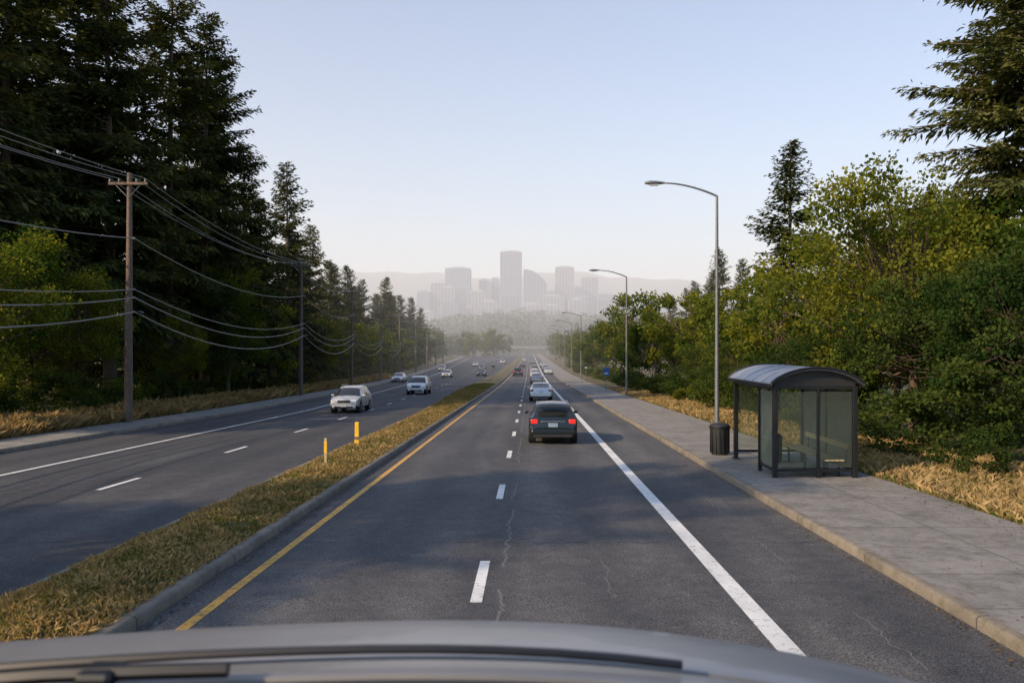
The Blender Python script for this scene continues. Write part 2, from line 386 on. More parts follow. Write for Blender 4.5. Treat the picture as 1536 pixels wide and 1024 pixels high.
for y in np.arange(39,300,9.5):
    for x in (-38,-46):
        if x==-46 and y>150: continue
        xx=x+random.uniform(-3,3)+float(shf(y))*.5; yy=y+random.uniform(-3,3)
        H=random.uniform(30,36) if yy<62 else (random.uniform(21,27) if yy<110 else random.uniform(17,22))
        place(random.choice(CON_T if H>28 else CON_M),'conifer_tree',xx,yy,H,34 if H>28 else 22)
for (x,y,H) in [(-36,-28,31),(-34,-9,30),(-30,-2,22)]:  # unseen conifers behind the camera, added to throw shadow bands across the road
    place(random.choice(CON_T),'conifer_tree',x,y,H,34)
for (x,y,H,w) in [(-24.4,31.5,9.6,1),(-26.5,38,10,1),(-27,47,9,1),(-25.4,67,10.6,.85),(-25.4,79,8.8,.9),(-26.5,60,7,1),(-26,98,9,1),(-27,113,9,1),(-28,130,10,1),(-29,150,10,1),(-30,172,9.5,1),(-31.5,195,11,1),(-33,220,11,1),(-35,250,12,1),(-38,290,12,1),(-41,330,13,1),(-44,380,13,1)]:
    place(random.choice(DEC_N if y<70 else DEC_M),'deciduous_tree',x,y,H,11 if y<70 else 10,None,w)
for y in np.arange(34,260,4.2):
    place(random.choice(BUSH),'bush',-25.9+float(shf(y))+random.uniform(-1.4,.6),y,random.uniform(1.2,2.8),2.4,None,random.uniform(1,1.4))
for (x,y,H,w) in [(15.8,33,11.4,1),(20,31,10.5,1),(18.5,40,11,1),(23,45,12,1)]:
    place(random.choice(DEC_N),'deciduous_tree',x,y,H,11,None,w)
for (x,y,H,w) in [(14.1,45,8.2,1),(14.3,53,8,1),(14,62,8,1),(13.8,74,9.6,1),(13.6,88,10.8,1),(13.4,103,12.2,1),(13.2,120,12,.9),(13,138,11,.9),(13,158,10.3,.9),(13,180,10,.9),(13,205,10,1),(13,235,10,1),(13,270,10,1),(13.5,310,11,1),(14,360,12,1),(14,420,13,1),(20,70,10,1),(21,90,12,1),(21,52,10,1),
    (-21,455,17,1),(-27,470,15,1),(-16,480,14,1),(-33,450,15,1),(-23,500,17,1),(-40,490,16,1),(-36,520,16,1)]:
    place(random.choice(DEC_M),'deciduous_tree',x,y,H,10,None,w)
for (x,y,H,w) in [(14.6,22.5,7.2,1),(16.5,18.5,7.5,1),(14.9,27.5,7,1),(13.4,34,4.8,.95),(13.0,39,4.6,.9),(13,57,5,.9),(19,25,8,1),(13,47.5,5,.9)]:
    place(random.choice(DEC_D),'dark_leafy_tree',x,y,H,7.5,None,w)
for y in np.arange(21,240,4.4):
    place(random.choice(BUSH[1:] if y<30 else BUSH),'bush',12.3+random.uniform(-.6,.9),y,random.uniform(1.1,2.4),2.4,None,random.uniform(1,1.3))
place(CON_M[0],'conifer_tree',23,70.5,22.6,22,None,1.1); place(CON_F,'conifer_tree',22.0,35,27,29,2.0,1.0)
for (x,y,H) in [(30,126,21),(32,140,19),(33,160,19),(35,178,19),(29,108,17),(36,200,19),(34,225,19),(33,88,17),(30,60,16),(36,250,18),(37,285,18)]:
    place(random.choice(CON_M),'conifer_tree',x,y,H,22)
def mass(name,trees,mat,k=110,lf=1.0):
    Q=[];T=[];r=RNG
    for x,y,z,H,R,con in trees:
        n=k
        if con:
            t=r.uniform(0,1,n)**.8; a=r.uniform(0,6.283,n); rr=R*(1-t)*r.uniform(.4,1.05,n)
            C=np.stack([x+rr*np.cos(a),y+rr*np.sin(a),z+H*.06+t*H*.94-.3],1); D=unit(np.stack([np.cos(a),np.sin(a),-.5+0*a],1)+r.normal(0,.25,(n,3)))
            ln=(H*.10*(1.15-t)+.3)*lf; wd=ln*.75
        else:
            v=unit(r.normal(0,1,(n,3))); rad=r.uniform(.4,1,n)**.5*(1+.12*np.sin(5*v[:,0]+x)+.12*np.sin(6*v[:,2]+y))
            C=np.array([x,y,z+H*.5])+v*rad[:,None]*np.array([R,R,H*.5]); D=unit(v+r.normal(0,.6,(n,3))); ln=np.full(n,H*.13*lf)*r.uniform(.6,1.2,n); wd=ln*.8
        Nn=unit(r.normal(0,.7,(n,3))+np.array([0,-.3,.8])); Q.append(kites(C,D,Nn,ln,wd)); T.append(np.clip(r.normal(.4,.25,n),0,1))
    me=quadmesh(name,np.concatenate(Q),[mat],None,np.concatenate(T)); link(bpy.data.objects.new(name,me))
def ridge(x,y):
    y=np.asarray(y,float); t=np.clip((y-650)/600,0,1); t=t*t*(3-2*t)
    return t*(36+9*np.sin(x*.006+1)+5*np.sin(x*.017+2))
R_=np.random.default_rng(5); near=[];far=[]
for i in range(260):
    y=R_.uniform(300,680); s=R_.choice([-1,1]); x=(-48-abs(R_.normal(0,28)) if s<0 else 17+abs(R_.normal(0,28)))
    con=R_.random()<.45; H=R_.uniform(10,18); near.append((x,y,gzf(y),H,H*(.2 if con else .42),con))
for i in range(1900):
    y=R_.uniform(700,1500); x=R_.normal(0,.34*y); con=R_.random()<.3; H=R_.uniform(9,18)
    far.append((x,y,gzf(y)+float(ridge(x,y)),H,H*(.22 if con else .5),con))
mass('distant_trees',near,M['decid_d'],230,.62); mass('distant_trees',far,M['far'],90,.9)
def terrain(name,x0,x1,y0,y1,nx,ny,f,mat):
    vs=[];fs=[]
    for j in range(ny+1):
        for i in range(nx+1):
            x=x0+(x1-x0)*i/nx; y=y0+(y1-y0)*j/ny; vs.append((x,y,f(x,y)))
    for j in range(ny):
        for i in range(nx):
            a=j*(nx+1)+i; fs.append((a,a+1,a+nx+2,a+nx+1))
    pyobj(name,vs,fs,mat,None,True)
M['hill']=simple('wooded_hill',(.035,.05,.035),1,0,.4,.01)
terrain('wooded_rise',-1500,1500,640,1700,60,24,lambda x,y:gzf(y)-.2+float(ridge(x,y))*(1-max(0,(y-1350)/350)),M['hill'])
def hillf(x,y):
    t=max(0,math.sin(math.pi*(y-2500)/2200))
    h=285+34*math.sin(x*.0016+1.9)+20*math.sin(x*.0045+.3)+10*math.sin(x*.012)+5*math.sin(x*.03+1)
    h+=45*math.exp(-((x+640)/300)**2)
    return -4+h*t**.8
terrain('hills',-5000,5000,2500,4700,240,18,hillf,M['hill'])
def grass(name,n,xf,y0,y1,h0,h1,mat,w=.012,zoff=.14,pw=1.6,thr=None,amp=.3):
    r=RNG; u=r.uniform(0,1,n)**pw; y=y0+(y1-y0)*u; a,b=xf(y); q=r.uniform(0,1,n); x=a+(b-a)*q
    dome=.09*np.sin(np.pi*q) if 'median' in name else 0*q
    g=.6*np.sin(x*2.1+1.7*np.sin(y*.9))*np.sin(y*1.3+1.3*np.sin(x*1.7))+.5*np.sin(x*7.3+y*3.1+2*np.sin(y*5.3))*np.sin(y*6.1-x*2.3)
    h=(h0+(h1-h0)*r.uniform(0,1,n)**1.8)*(1+amp*g)
    if thr is not None:
        k=(g+r.normal(0,.4,n))>thr; x,y,h,g,dome=x[k],y[k],h[k],g[k],dome[k]; n=len(x)
    C=np.stack([x,y,gz(y)+zoff-.03+dome],1); D=unit(np.stack([r.normal(0,.4,n),r.normal(0,.4,n),np.ones(n)],1)); Nn=unit(r.normal(0,1,(n,3))*np.array([1,1,.1]))
    S=unit(np.cross(D,Nn)); ww=(w*(1+y/30))[:,None]
    bend=r.normal(0,.3,(n,3))*h[:,None]; bend[:,2]=-abs(bend[:,2])*.5
    mid=C+D*(h*.55)[:,None]; tip=C+D*h[:,None]+bend
    Q=np.stack([C-S*ww,C+S*ww,mid+S*ww*.6,tip],1)
    me=quadmesh(name,Q,[mat],None,np.clip(.5+.2*g+r.normal(0,.3,n),0,1)); link(bpy.data.objects.new(name,me))
grass('median_grass',190000,lambda y:(medL(y)+.17,np.full(len(y),-4.66)),5,110,.02,.10,M['gr'],.0026,.15,2.0)
grass('median_dry_grass',230000,lambda y:(medL(y)+.12,np.full(len(y),-4.60)),5,90,.03,.13,M['dry'],.0026,.15,2.2,thr=-.1)
grass('dry_grass_verge',150000,lambda y:(kL(y)-6.5,kL(y)-2.5),22,150,.15,.8,M['dry'],.004,.12,1.5,thr=-.3)
grass('green_verge_grass',25000,lambda y:(kL(y)-7,kL(y)-2.5),22,150,.15,.5,M['gr'],.005,.12,1.5,thr=0)
grass('dry_grass_verge',190000,lambda y:(np.full(len(y),KR+3.75),np.full(len(y),KR+8.5)),8,90,.03,.30,M['dry'],.0025,.12,1.8,thr=-.15)
grass('green_verge_grass',90000,lambda y:(np.full(len(y),KR+3.7),np.full(len(y),KR+9)),8,70,.03,.22,M['gr'],.0028,.12,1.6)
def litter():
    r=RNG; Cs=[]
    for (x0,sx,z,n) in [(KR-.06,.10,.012,1500),(-4.38,.09,.012,2200),(KR+3.3,.35,.142,2600),(KR+1.8,1.2,.142,500),(-6.6,.08,.012,900)]:
        y=4+46*r.uniform(0,1,n)**1.5; x=x0-np.abs(r.normal(0,sx,n))*(1 if x0>0 and z<.1 else -1 if z<.1 and x0>-5 else 1)
        if z>.1: x=np.clip(x0+r.normal(0,sx,n),KR+.2,KR+3.6)
        Cs.append(np.stack([x,y,np.interp(y,YS,gz(YS))+z],1))
    C=np.concatenate(Cs); n=len(C); D=unit(r.normal(0,1,(n,3))*np.array([1,1,.1])); Nn=unit(r.normal(0,.25,(n,3))+np.array([0,0,1])); ln=r.uniform(.015,.05,n)
    me=quadmesh('leaf_litter',kites(C,D,Nn,ln,ln*.6),[M['litter']],None,r.uniform(0,1,n)); link(bpy.data.objects.new('leaf_litter',me))
litter()
# ------------------------------------------------------------------ street lamps
def lamp(x,y,H=11.4):
    e=empty('street_lamp',(x,y,gzf(y)+.13))
    tube('pole',[(0,0,0),(0,0,.4),(0,0,5),(0,0,H-.6)],[.13,.11,.09,.06],M['steel'],e,12)
    box('base_plate',(0,0,.03),(.4,.4,.06),M['steel'],e,.01)
    a=np.linspace(0,1,10); px=-2.55*a; pz=H-.62+.62*np.sin(a*math.pi/2)**.9
    tube('arm',np.stack([px,0*a,pz],1),np.linspace(.055,.035,10),M['steel'],e,8)
    vs=[];fs=[]; st=[(-2.45,.05,.05),(-2.6,.10,.07),(-2.85,.17,.10),(-3.15,.19,.11),(-3.35,.13,.08),(-3.43,.04,.03)]
    for sx,w,h in st:
        for k in range(10):
            t=2*math.pi*k/10; zz=math.sin(t); vs.append((sx,w*math.cos(t),H+h*(zz if zz>0 else zz*.75)))
    for i in range(len(st)-1):
        for k in range(10):
            p=i*10+k;q=i*10+(k+1)%10; fs.append((p,q,q+10,p+10))
    fs+= [tuple(range(10)),tuple(50+k for k in range(10))]
    pyobj('lamp_head',vs,fs,M['steel'],None,True,e)
    box('lens',(-2.98,0,H-.09),(.42,.22,.05),M['signw'],e,.02)
for y in (37.7,73,138,170,204,240,280,325): lamp(8.85,y)
# ------------------------------------------------------------------ utility poles and wires
PY=[4,39,72,99,125,151,184,217,252,290]
PX=[-19.7]+[-19.65,-20.7]+[-19.7+float(shf(y)) for y in PY[3:]]
tops=[]
for x,y in zip(PX,PY):
    z=gzf(y)+.12; e=empty('utility_pole',(x,y,z)); H=12.2
    tube('post',[(0,0,-.3),(0,0,4),(0.03,0,8),(.04,0,H)],[.19,.17,.14,.11],M['pole'],e,12)
    box('crossarm',(.04,-.14,H-.55),(1.9,.11,.13),M['pole'],e,.01)
    for sg in(-1,1):
        tube('brace_%d'%(sg>0),[(.04,-.13,H-1.25),(.04+sg*.6,-.14,H-.62)],.018,M['steel'],e,5)
    ins=[]
    for i,ox in enumerate((-.85,-.4,.45,.88)):
        tube('insulator_%d'%i,[(ox,-.14,H-.5),(ox,-.14,H-.42),(ox,-.14,H-.36),(ox,-.14,H-.3)],[.03,.055,.04,.02],M['steel'],e,8); ins.append((x+ox,y-.14,z+H-.3))
    for i,hz in enumerate((9.0,6.5,6.1,5.4)):
        box('bracket_%d'%i,(.2,0,hz),(.22,.08,.10),M['steel'],e,.01); ins.append((x+.28,y,z+hz))
    tube('riser',[(-.17,-.05,0),(-.15,-.05,6)],.025,M['steel'],e,6)
    tube('splice_case',[(.28,.3,5.4),(.28,.35,5.4),(.28,.8,5.4),(.28,.85,5.4)],[.03,.08,.08,.03],M['dark'],e,8)
    tops.append(ins)
e=empty('overhead_wires')
for a in range(len(tops)-1):
    for k in range(8):
        p=np.array(tops[a][k]);q=np.array(tops[a+1][k]); t=np.linspace(0,1,15)[:,None]
        P=p*(1-t)+q*t; sag=[.9,1.0,.95,.85,1.1,1.15,1.35,1.5][k]; P[:,2]-=sag*4*(t[:,0]*(1-t[:,0]))
        tube('wire_%d_%d'%(a,k),P,[.017,.017,.017,.017,.024,.026,.032,.034][k],M['wire'],e,5,False)
# ------------------------------------------------------------------ bus shelter
def shelter():
    x0,x1,y0,y1=6.15,8.15,20.0,23.8
    zb=gzf(21.9)+.14; e=empty('bus_shelter',(0,0,zb)); bl=M['black']; Hh=2.33
    ys=[y0,(y0+y1)/2,y1]
    for i,y in enumerate((y0,y1)):
        for j,x in enumerate((x0,x1)):
            box('post_%d%d'%(i,j),(x,y,Hh/2),(.12,.12,Hh),bl,e,.012); box('foot_%d%d'%(i,j),(x,y,.012),(.22,.22,.024),bl,e,.004)
    box('post_near_mid',((x0+x1)/2+.08,y0,Hh/2),(.07,.07,Hh),bl,e,.008); box('post_far_mid',((x0+x1)/2,y1,Hh/2),(.07,.07,Hh),bl,e,.008)
    box('post_back_mid',(x1,ys[1],Hh/2),(.08,.08,Hh),bl,e,.008); box('post_front_mid',(x0,y0+1.3,Hh/2),(.09,.09,Hh),bl,e,.008)
    for z in (.22,Hh-.04):
        box('rail_near_%d'%(z>1),((x0+x1)/2,y0,z),(x1-x0-.12,.05,.07),bl,e,.006)
        box('rail_far_%d'%(z>1),((x0+x1)/2,y1,z),(x1-x0-.12,.05,.07),bl,e,.006)
        box('rail_back_%d'%(z>1),(x1,ys[1],z),(.05,y1-y0-.12,.07),bl,e,.006)
    box('rail_front_top',(x0,ys[1],Hh-.04),(.07,y1-y0-.12,.12),bl,e,.006)
    box('rail_front_low',(x0,y0+.66,.22),(.05,1.16,.07),bl,e,.006)
    g=M['glass']
    box('glass_near',((x0+x1)/2,y0,1.24),(x1-x0-.14,.012,1.9),g,e,0); box('glass_far',((x0+x1)/2,y1,1.24),(x1-x0-.14,.012,1.9),g,e,0)
    box('glass_back',(x1,ys[1],1.24),(.012,y1-y0-.14,1.9),g,e,0); box('glass_front',(x0,y0+.66,1.24),(.012,1.14,1.9),g,e,0)
    vs=[];fs=[]; n=16; ov=.16; yA=y0-.22; yB=y1+.2; mid=(x0+x1)/2; hw=(x1-x0)/2+ov
    def arc(t,off): return (mid+(hw)*(2*t-1), Hh+.03+.38*(1-(2*t-1)**2)**.8+off)
    for y in (yA,yB):
        for off in (0,.045):
            for i in range(n+1):
                x,z=arc(i/n,off); vs.append((x,y,z))
    m=n+1
    for i in range(n):
        fs.append((m+i,m+i+1,3*m+i+1,3*m+i)); fs.append((i,i+1,2*m+i+1,2*m+i)); fs.append((i,i+1,m+i+1,m+i)); fs.append((2*m+i,2*m+i+1,3*m+i+1,3*m+i))
    fs.append((0,m,3*m,2*m)); fs.append((n,m+n,3*m+n,2*m+n))
    pyobj('roof',vs,fs,M['roofm'],None,True,e,35)
    for k,y in enumerate(np.linspace(yA,yB,6)):
        P=[(arc(t,.05)[0],y,arc(t,.05)[1]) for t in np.linspace(0,1,17)]
        tube('roof_rib_%d'%k,P,.018 if 0<k<5 else .04,bl if k in(0,5) else M['roofm'],e,6)
    for k,x in enumerate((x0-ov,x1+ov)): box('eave_%d'%k,(x,ys[1],Hh+.02),(.09,yB-yA,.10),bl,e,.015)
    for k,y in enumerate((y0,y1)):
        vv=[]
        for i in range(n+1):
            x,z=arc(.06+.88*i/n,-.01); vv+=[(x,y,Hh-.0),(x,y,max(z,Hh+.01))]
        pyobj('gable_%d'%k,vv,[(2*i,2*i+2,2*i+3,2*i+1) for i in range(n)],M['dark'],None,False,e)
    b=empty('bench'); b.parent=e
    for i in range(4): box('seat_slat_%d'%i,(7.45+i*.125,21.55,.47),(.105,3.2,.035),M['slat'],b,.006)
    box('back_slat',(8.02,21.65,.80),(.03,3.0,.14),M['slat'],b,.006)
    for y in (20.25,21.65,23.0):
        box('leg_a',(7.47,y,.225),(.05,.05,.45),bl,b,.005); box('leg_b',(7.85,y,.225),(.05,.05,.45),bl,b,.005); box('bearer',(7.65,y,.435),(.45,.05,.035),bl,b,.005)
        box('back_support',(8.04,y,.62),(.03,.04,.45),bl,b,.004)
shelter()
def bin_(x,y,h=1.0,w=.56):
    e=empty('trash_bin',(x,y,gzf(y)+.135))
    tube('body',[(0,0,0),(0,0,.05),(0,0,h*.84),(0,0,h*.86)],[w*.40,w*.43,w*.5,w*.5],M['dark'],e,20)
    tube('rim',[(0,0,h*.84),(0,0,h*.9)],[w*.54,w*.54],M['black'],e,20)
    tube('lid',[(0,0,h*.9),(0,0,h*.95),(0,0,h*.99),(0,0,h)],[w*.52,w*.48,w*.3,.02],M['dark'],e,20)
    for k in range(14):
        a=2*math.pi*k/14; box('slat_%d'%k,(w*.475*math.cos(a),w*.475*math.sin(a),h*.44),(.03,.05,h*.74),M['black'],e,.005,(0,0,a))
bin_(5.98,25.1,1.0,.62); bin_(7.05,23.1,.85,.5)
def marker(x,y,h,w,stake):
    e=empty('marker_post',(x,y,gzf(y)+.18))
    if stake: box('stake',(0,0,h/2-.05),(w,w*.6,h),M['slat'],e,.005); box('cap',(0,0,h*.62),(w*1.3,w*.8,h*.42),M['signy'],e,.006)
    else: box('flexible_post',(0,0,h/2-.05),(w,w*.45,h),M['signy'],e,.02,None,.8); box('band',(0,-w*.24,h*.3),(w*.85,.01,.10),M['pole'],e,.002); tube('base',[(0,0,-.05),(0,0,.03)],[w*.9,w*.8],M['dark'],e,12)
marker(-5.67,22.1,.80,.065,True); marker(-5.95,27.4,.86,.17,False)
def sign(name,x,y,mat,h=2.4,s=.6,side=.13):
    e=empty(name,(x,y,gzf(y)+side)); tube('post',[(0,0,0),(0,0,h)],.03,M['steel'],e,6)
    box('panel',(0,-.04,h-s*.5),(s,.02,s*1.2),mat,e,.02); box('panel_text',(0,-.052,h-s*.75),(s*.6,.006,s*.2),M['signw'],e,.004)
sign('traffic_sign',8.4,88,M['blue'],2.3,.7); sign('traffic_sign',8.3,118,M['dark'],2.6,.6); sign('traffic_sign',-6.0,130,M['dark'],2.3,.5)
# ------------------------------------------------------------------ cars
ST={
'wagon':[(-2.25,.42,.60,.64,.76,.72,'b'),(-2.20,.32,.80,.85,.86,.80,'b'),(-2.14,.27,.95,1.0,.895,.76,'b'),(-2.08,.25,.98,1.04,.9,.74,'G'),(-1.78,.25,1.0,1.40,.905,.62,'b'),(-1.66,.24,1.0,1.46,.91,.62,'s'),(-.85,.22,.99,1.51,.91,.63,'b'),(-.77,.22,.98,1.51,.91,.63,'s'),(.12,.22,.96,1.50,.91,.63,'b'),(.20,.22,.96,1.49,.91,.63,'s'),(.72,.22,.95,1.42,.91,.61,'G'),(1.32,.22,.93,.99,.90,.74,'b'),(1.85,.24,.84,.89,.88,.72,'b'),(2.14,.28,.72,.77,.83,.68,'b'),(2.26,.36,.56,.60,.72,.6,'b')],
'sedan':[(-2.32,.42,.62,.66,.76,.70,'b'),(-2.27,.32,.85,.93,.85,.76,'b'),(-2.15,.27,.93,1.02,.89,.76,'b'),(-1.72,.25,.95,1.05,.9,.74,'G'),(-1.10,.24,.96,1.38,.905,.61,'b'),(-1.0,.22,.96,1.40,.91,.61,'s'),(-.5,.22,.95,1.44,.91,.61,'b'),(-.42,.22,.94,1.44,.91,.61,'s'),(.3,.22,.93,1.43,.91,.61,'b'),(.37,.22,.93,1.42,.91,.61,'s'),(.7,.22,.92,1.36,.91,.6,'G'),(1.35,.22,.89,.95,.9,.74,'b'),(1.9,.24,.8,.86,.88,.72,'b'),(2.2,.28,.68,.74,.82,.68,'b'),(2.32,.36,.54,.58,.72,.6,'b')],
'suv':[(-2.15,.46,.66,.70,.80,.76,'b'),(-2.10,.36,.95,1.0,.89,.84,'b'),(-2.02,.32,1.06,1.10,.92,.80,'G'),(-1.72,.30,1.08,1.52,.93,.66,'b'),(-1.58,.30,1.07,1.60,.93,.66,'s'),(-.9,.28,1.05,1.66,.93,.67,'b'),(-.8,.28,1.05,1.66,.93,.67,'s'),(.05,.28,1.03,1.64,.93,.67,'b'),(.14,.28,1.03,1.63,.93,.67,'s'),(.55,.28,1.02,1.54,.93,.65,'G'),(1.15,.28,1.0,1.07,.92,.78,'b'),(1.75,.30,.95,1.01,.91,.76,'b'),(2.08,.34,.82,.89,.87,.72,'b'),(2.2,.42,.64,.70,.78,.66,'b')]}
paints={}
def paint(c,metal=.3):
    k=(c,metal)
    if k not in paints: paints[k]=simple('car_paint',c,.28,metal,.05,1.5,.5,.6)
    return paints[k]
def car(name,kind,c,x,y,oncoming,scale=1.0,lit=False,detail=True):
    e=empty(name,(x,y,gzf(y)+.008),math.pi if oncoming else 0)
    sl=(gzf(y+2)-gzf(y-2))/4; e.rotation_euler[0]=math.atan(sl)*(-1 if oncoming else 1); e.scale=(scale,)*3
    st=ST[kind]; pm=paint(c); vs=[];fs=[];mi=[]
    def ring(s):
        yy,zb,be,tp,hw,hr,_=s
        h=[(.0,zb),(.82*hw,zb),(hw*.985,zb+.10),(hw*1.0,(zb+be)/2+.06),(.965*hw,be),(hr,tp-.05),(.75*hr,tp),(0,tp+.018)]
        return [(a,yy,b) for a,b in h]+[(-a,yy,b) for a,b in h[-2:0:-1]]
    for s in st: vs+=ring(s)
    m=14
    for i in range(len(st)-1):
        tg=st[i][6]
        for k in range(m):
            a=i*m+k;b=i*m+(k+1)%m; fs.append((a,b,b+m,a+m))
            seg=k if k<7 else 13-k
            g=0
            if tg=='s' and seg==4: g=1
            if tg=='G' and seg>=5: g=1
            if seg in(0,1): g=2
            mi.append(g)
    fs.append(tuple(range(m))); mi.append(0); fs.append(tuple((len(st)-1)*m+k for k in range(m))); mi.append(0)
    b=pyobj('body',vs,fs,[pm,M['cglass'],M['dark']],mi,True,e,28)
    wr=.33 if kind!='suv' else .37; W=st[5][4]
    for wy in (-1.36,1.38) if kind!='suv' else (-1.28,1.36):
        for sg in(-1,1):
            xx=sg*(W-.02)
            tube('wheel_arch',[(xx-sg*.25,wy,wr+.02),(xx+sg*.006,wy,wr+.02)],wr+.055,M['dark'],e,20)
            tube('tyre',[(xx-sg*.2,wy,wr),(xx-sg*.01,wy,wr),(xx+sg*.028,wy,wr)],[wr,wr,wr-.03],M['rubber'],e,22)
            tube('rim',[(xx-sg*.1,wy,wr),(xx+sg*.034,wy,wr)],wr*.64,M['alloy'],e,18)
            if detail:
                for q in range(5):
                    a=q*2*math.pi/5; box('wheel_gap_%d'%q,(xx+sg*.036,wy+math.cos(a)*wr*.40,wr+math.sin(a)*wr*.40),(.006,.10,.07),M['dark'],e,.003,(a,0,0))
    yr=st[0][0]; yf=st[-1][0]; zt=st[2][2]
    for sg in(-1,1):
        box('side_mirror',(sg*(W+.09),.85,st[9][2]+.06),(.17,.10,.12),pm,e,.03)
        box('tail_lamp',(sg*.70,yr+.085,zt-.10),(.26,.12,.17 if kind!='suv' else .26),M['tail'] if lit else M['taild'],e,.03)
        box('head_lamp',(sg*.60,yf-.10,.64 if kind!='suv' else .78),(.36,.16,.13),M['head'],e,.04)
        if not detail: continue
        box('fog_lamp',(sg*.62,yf-.02,.40),(.16,.04,.08),M['dark'],e,.015)
        if kind!='sedan': tube('roof_rail',[(sg*.58,-1.6,st[5][3]-.02),(sg*.58,-1.4,st[5][3]+.05),(sg*.58,.2,st[5][3]+.05),(sg*.58,.4,st[5][3]-.04)],.018,M['alloy'],e,6)
        for hy in (-.55,.45): box('door_handle',(sg*(W+.0),hy,st[6][2]-.12),(.03,.16,.03),pm,e,.008)
        for dy in (-.81,.16): box('door_gap',(sg*(W*.995),dy,.62),(.012,.012,.55),M['dark'],e,.002)
    box('rear_bumper',(0,yr+.02,.46),(1.62,.14,.20),pm,e,.05); box('bumper_lower',(0,yr+.03,.33),(1.45,.14,.14),M['dark'],e,.04)
    box('rear_plate',(0,yr+.0,.72 if kind!='sedan' else .74),(.34,.02,.16),M['alloy'],e,.01,(-.15,0,0)); box('tail_trim',(0,yr+.045,zt-.10),(.9,.05,.03),M['alloy'],e,.01)
    box('grille',(0,yf-.01,.60 if kind!='suv' else .72),(.78,.06,.17),M['dark'],e,.03); box('front_bumper',(0,yf-.03,.40),(1.5,.16,.16),pm,e,.05); box('lower_intake',(0,yf+.045,.38),(1.15,.03,.12),M['dark'],e,.02)
    box('front_plate',(0,yf+.06,.47),(.34,.015,.13),M['signw'],e,.005)
    if kind=='wagon' or kind=='suv': box('spoiler',(0,st[3][0]+.06,st[4][3]-.02),(1.16,.24,.035),pm,e,.012); tube('rear_wiper',[(0,st[2][0]-.02,st[2][3]+.06),(.35,st[2][0]+.02,st[2][3]+.13)],.01,M['dark'],e,5)
    return e
car('station_wagon','wagon',(.012,.018,.020),.86,31.6,False,1,True)
car('white_sedan','sedan',(.55,.57,.60),.87,65.5,False)
car('silver_suv','suv',(.50,.50,.50),-11.2,50,True,.96)
car('white_suv','suv',(.60,.62,.64),-11.0,79,True,1.05)
car('grey_sedan','sedan',(.30,.32,.34),.95,118,False,1,False,False)
car('dark_suv','suv',(.02,.02,.022),-2.4,158,False,1.05,True,False)
for nm,kd,c,x,y,on in [('silver_sedan','sedan',(.4,.4,.4),-15.6,150,True),('dark_sedan','sedan',(.03,.03,.035),-9.6,158,True),('white_sedan','sedan',(.55,.55,.55),-20,122,True),
    ('dark_sedan','sedan',(.04,.05,.06),-12.9,215,True),('silver_sedan','sedan',(.4,.42,.44),-17,250,True),('white_suv','suv',(.5,.5,.5),-10,290,True),('grey_sedan','sedan',(.2,.2,.22),-22,200,True),
    ('white_sedan','sedan',(.5,.5,.5),.9,150,False),('silver_suv','suv',(.4,.4,.42),1.0,190,False),('dark_sedan','sedan',(.03,.03,.03),-2.3,235,False),('white_sedan','sedan',(.5,.5,.52),4.0,175,False),('grey_sedan','sedan',(.15,.15,.17),4.0,205,False),('silver_sedan','sedan',(.4,.4,.4),3.9,245,False),('grey_sedan','sedan',(.2,.2,.2),1,290,False),('silver_sedan','sedan',(.4,.4,.4),-2.3,330,False),('dark_suv','suv',(.05,.05,.05),-14,350,True)]:
    car(nm,kd,c,x,y,on,1,False,False)
# ------------------------------------------------------------------ overpass
e=empty('overpass',(0,0,gzf(640)))
M['conc']=simple('bridge_concrete',(.20,.19,.18),.9,0,.2,.3)
box('deck',(-8,640,5.2),(110,10,1.1),M['conc'],e,.1); box('parapet_a',(-8,635.1,6.2),(110,.25,.9),M['conc'],e,.02); box('parapet_b',(-8,644.9,6.2),(110,.25,.9),M['conc'],e,.02)
for k,x in enumerate((-55,-32,-5.5,14,34)): box('pier_%d'%k,(x,640,2.3),(1.6,7,4.7),M['conc'],e,.1)
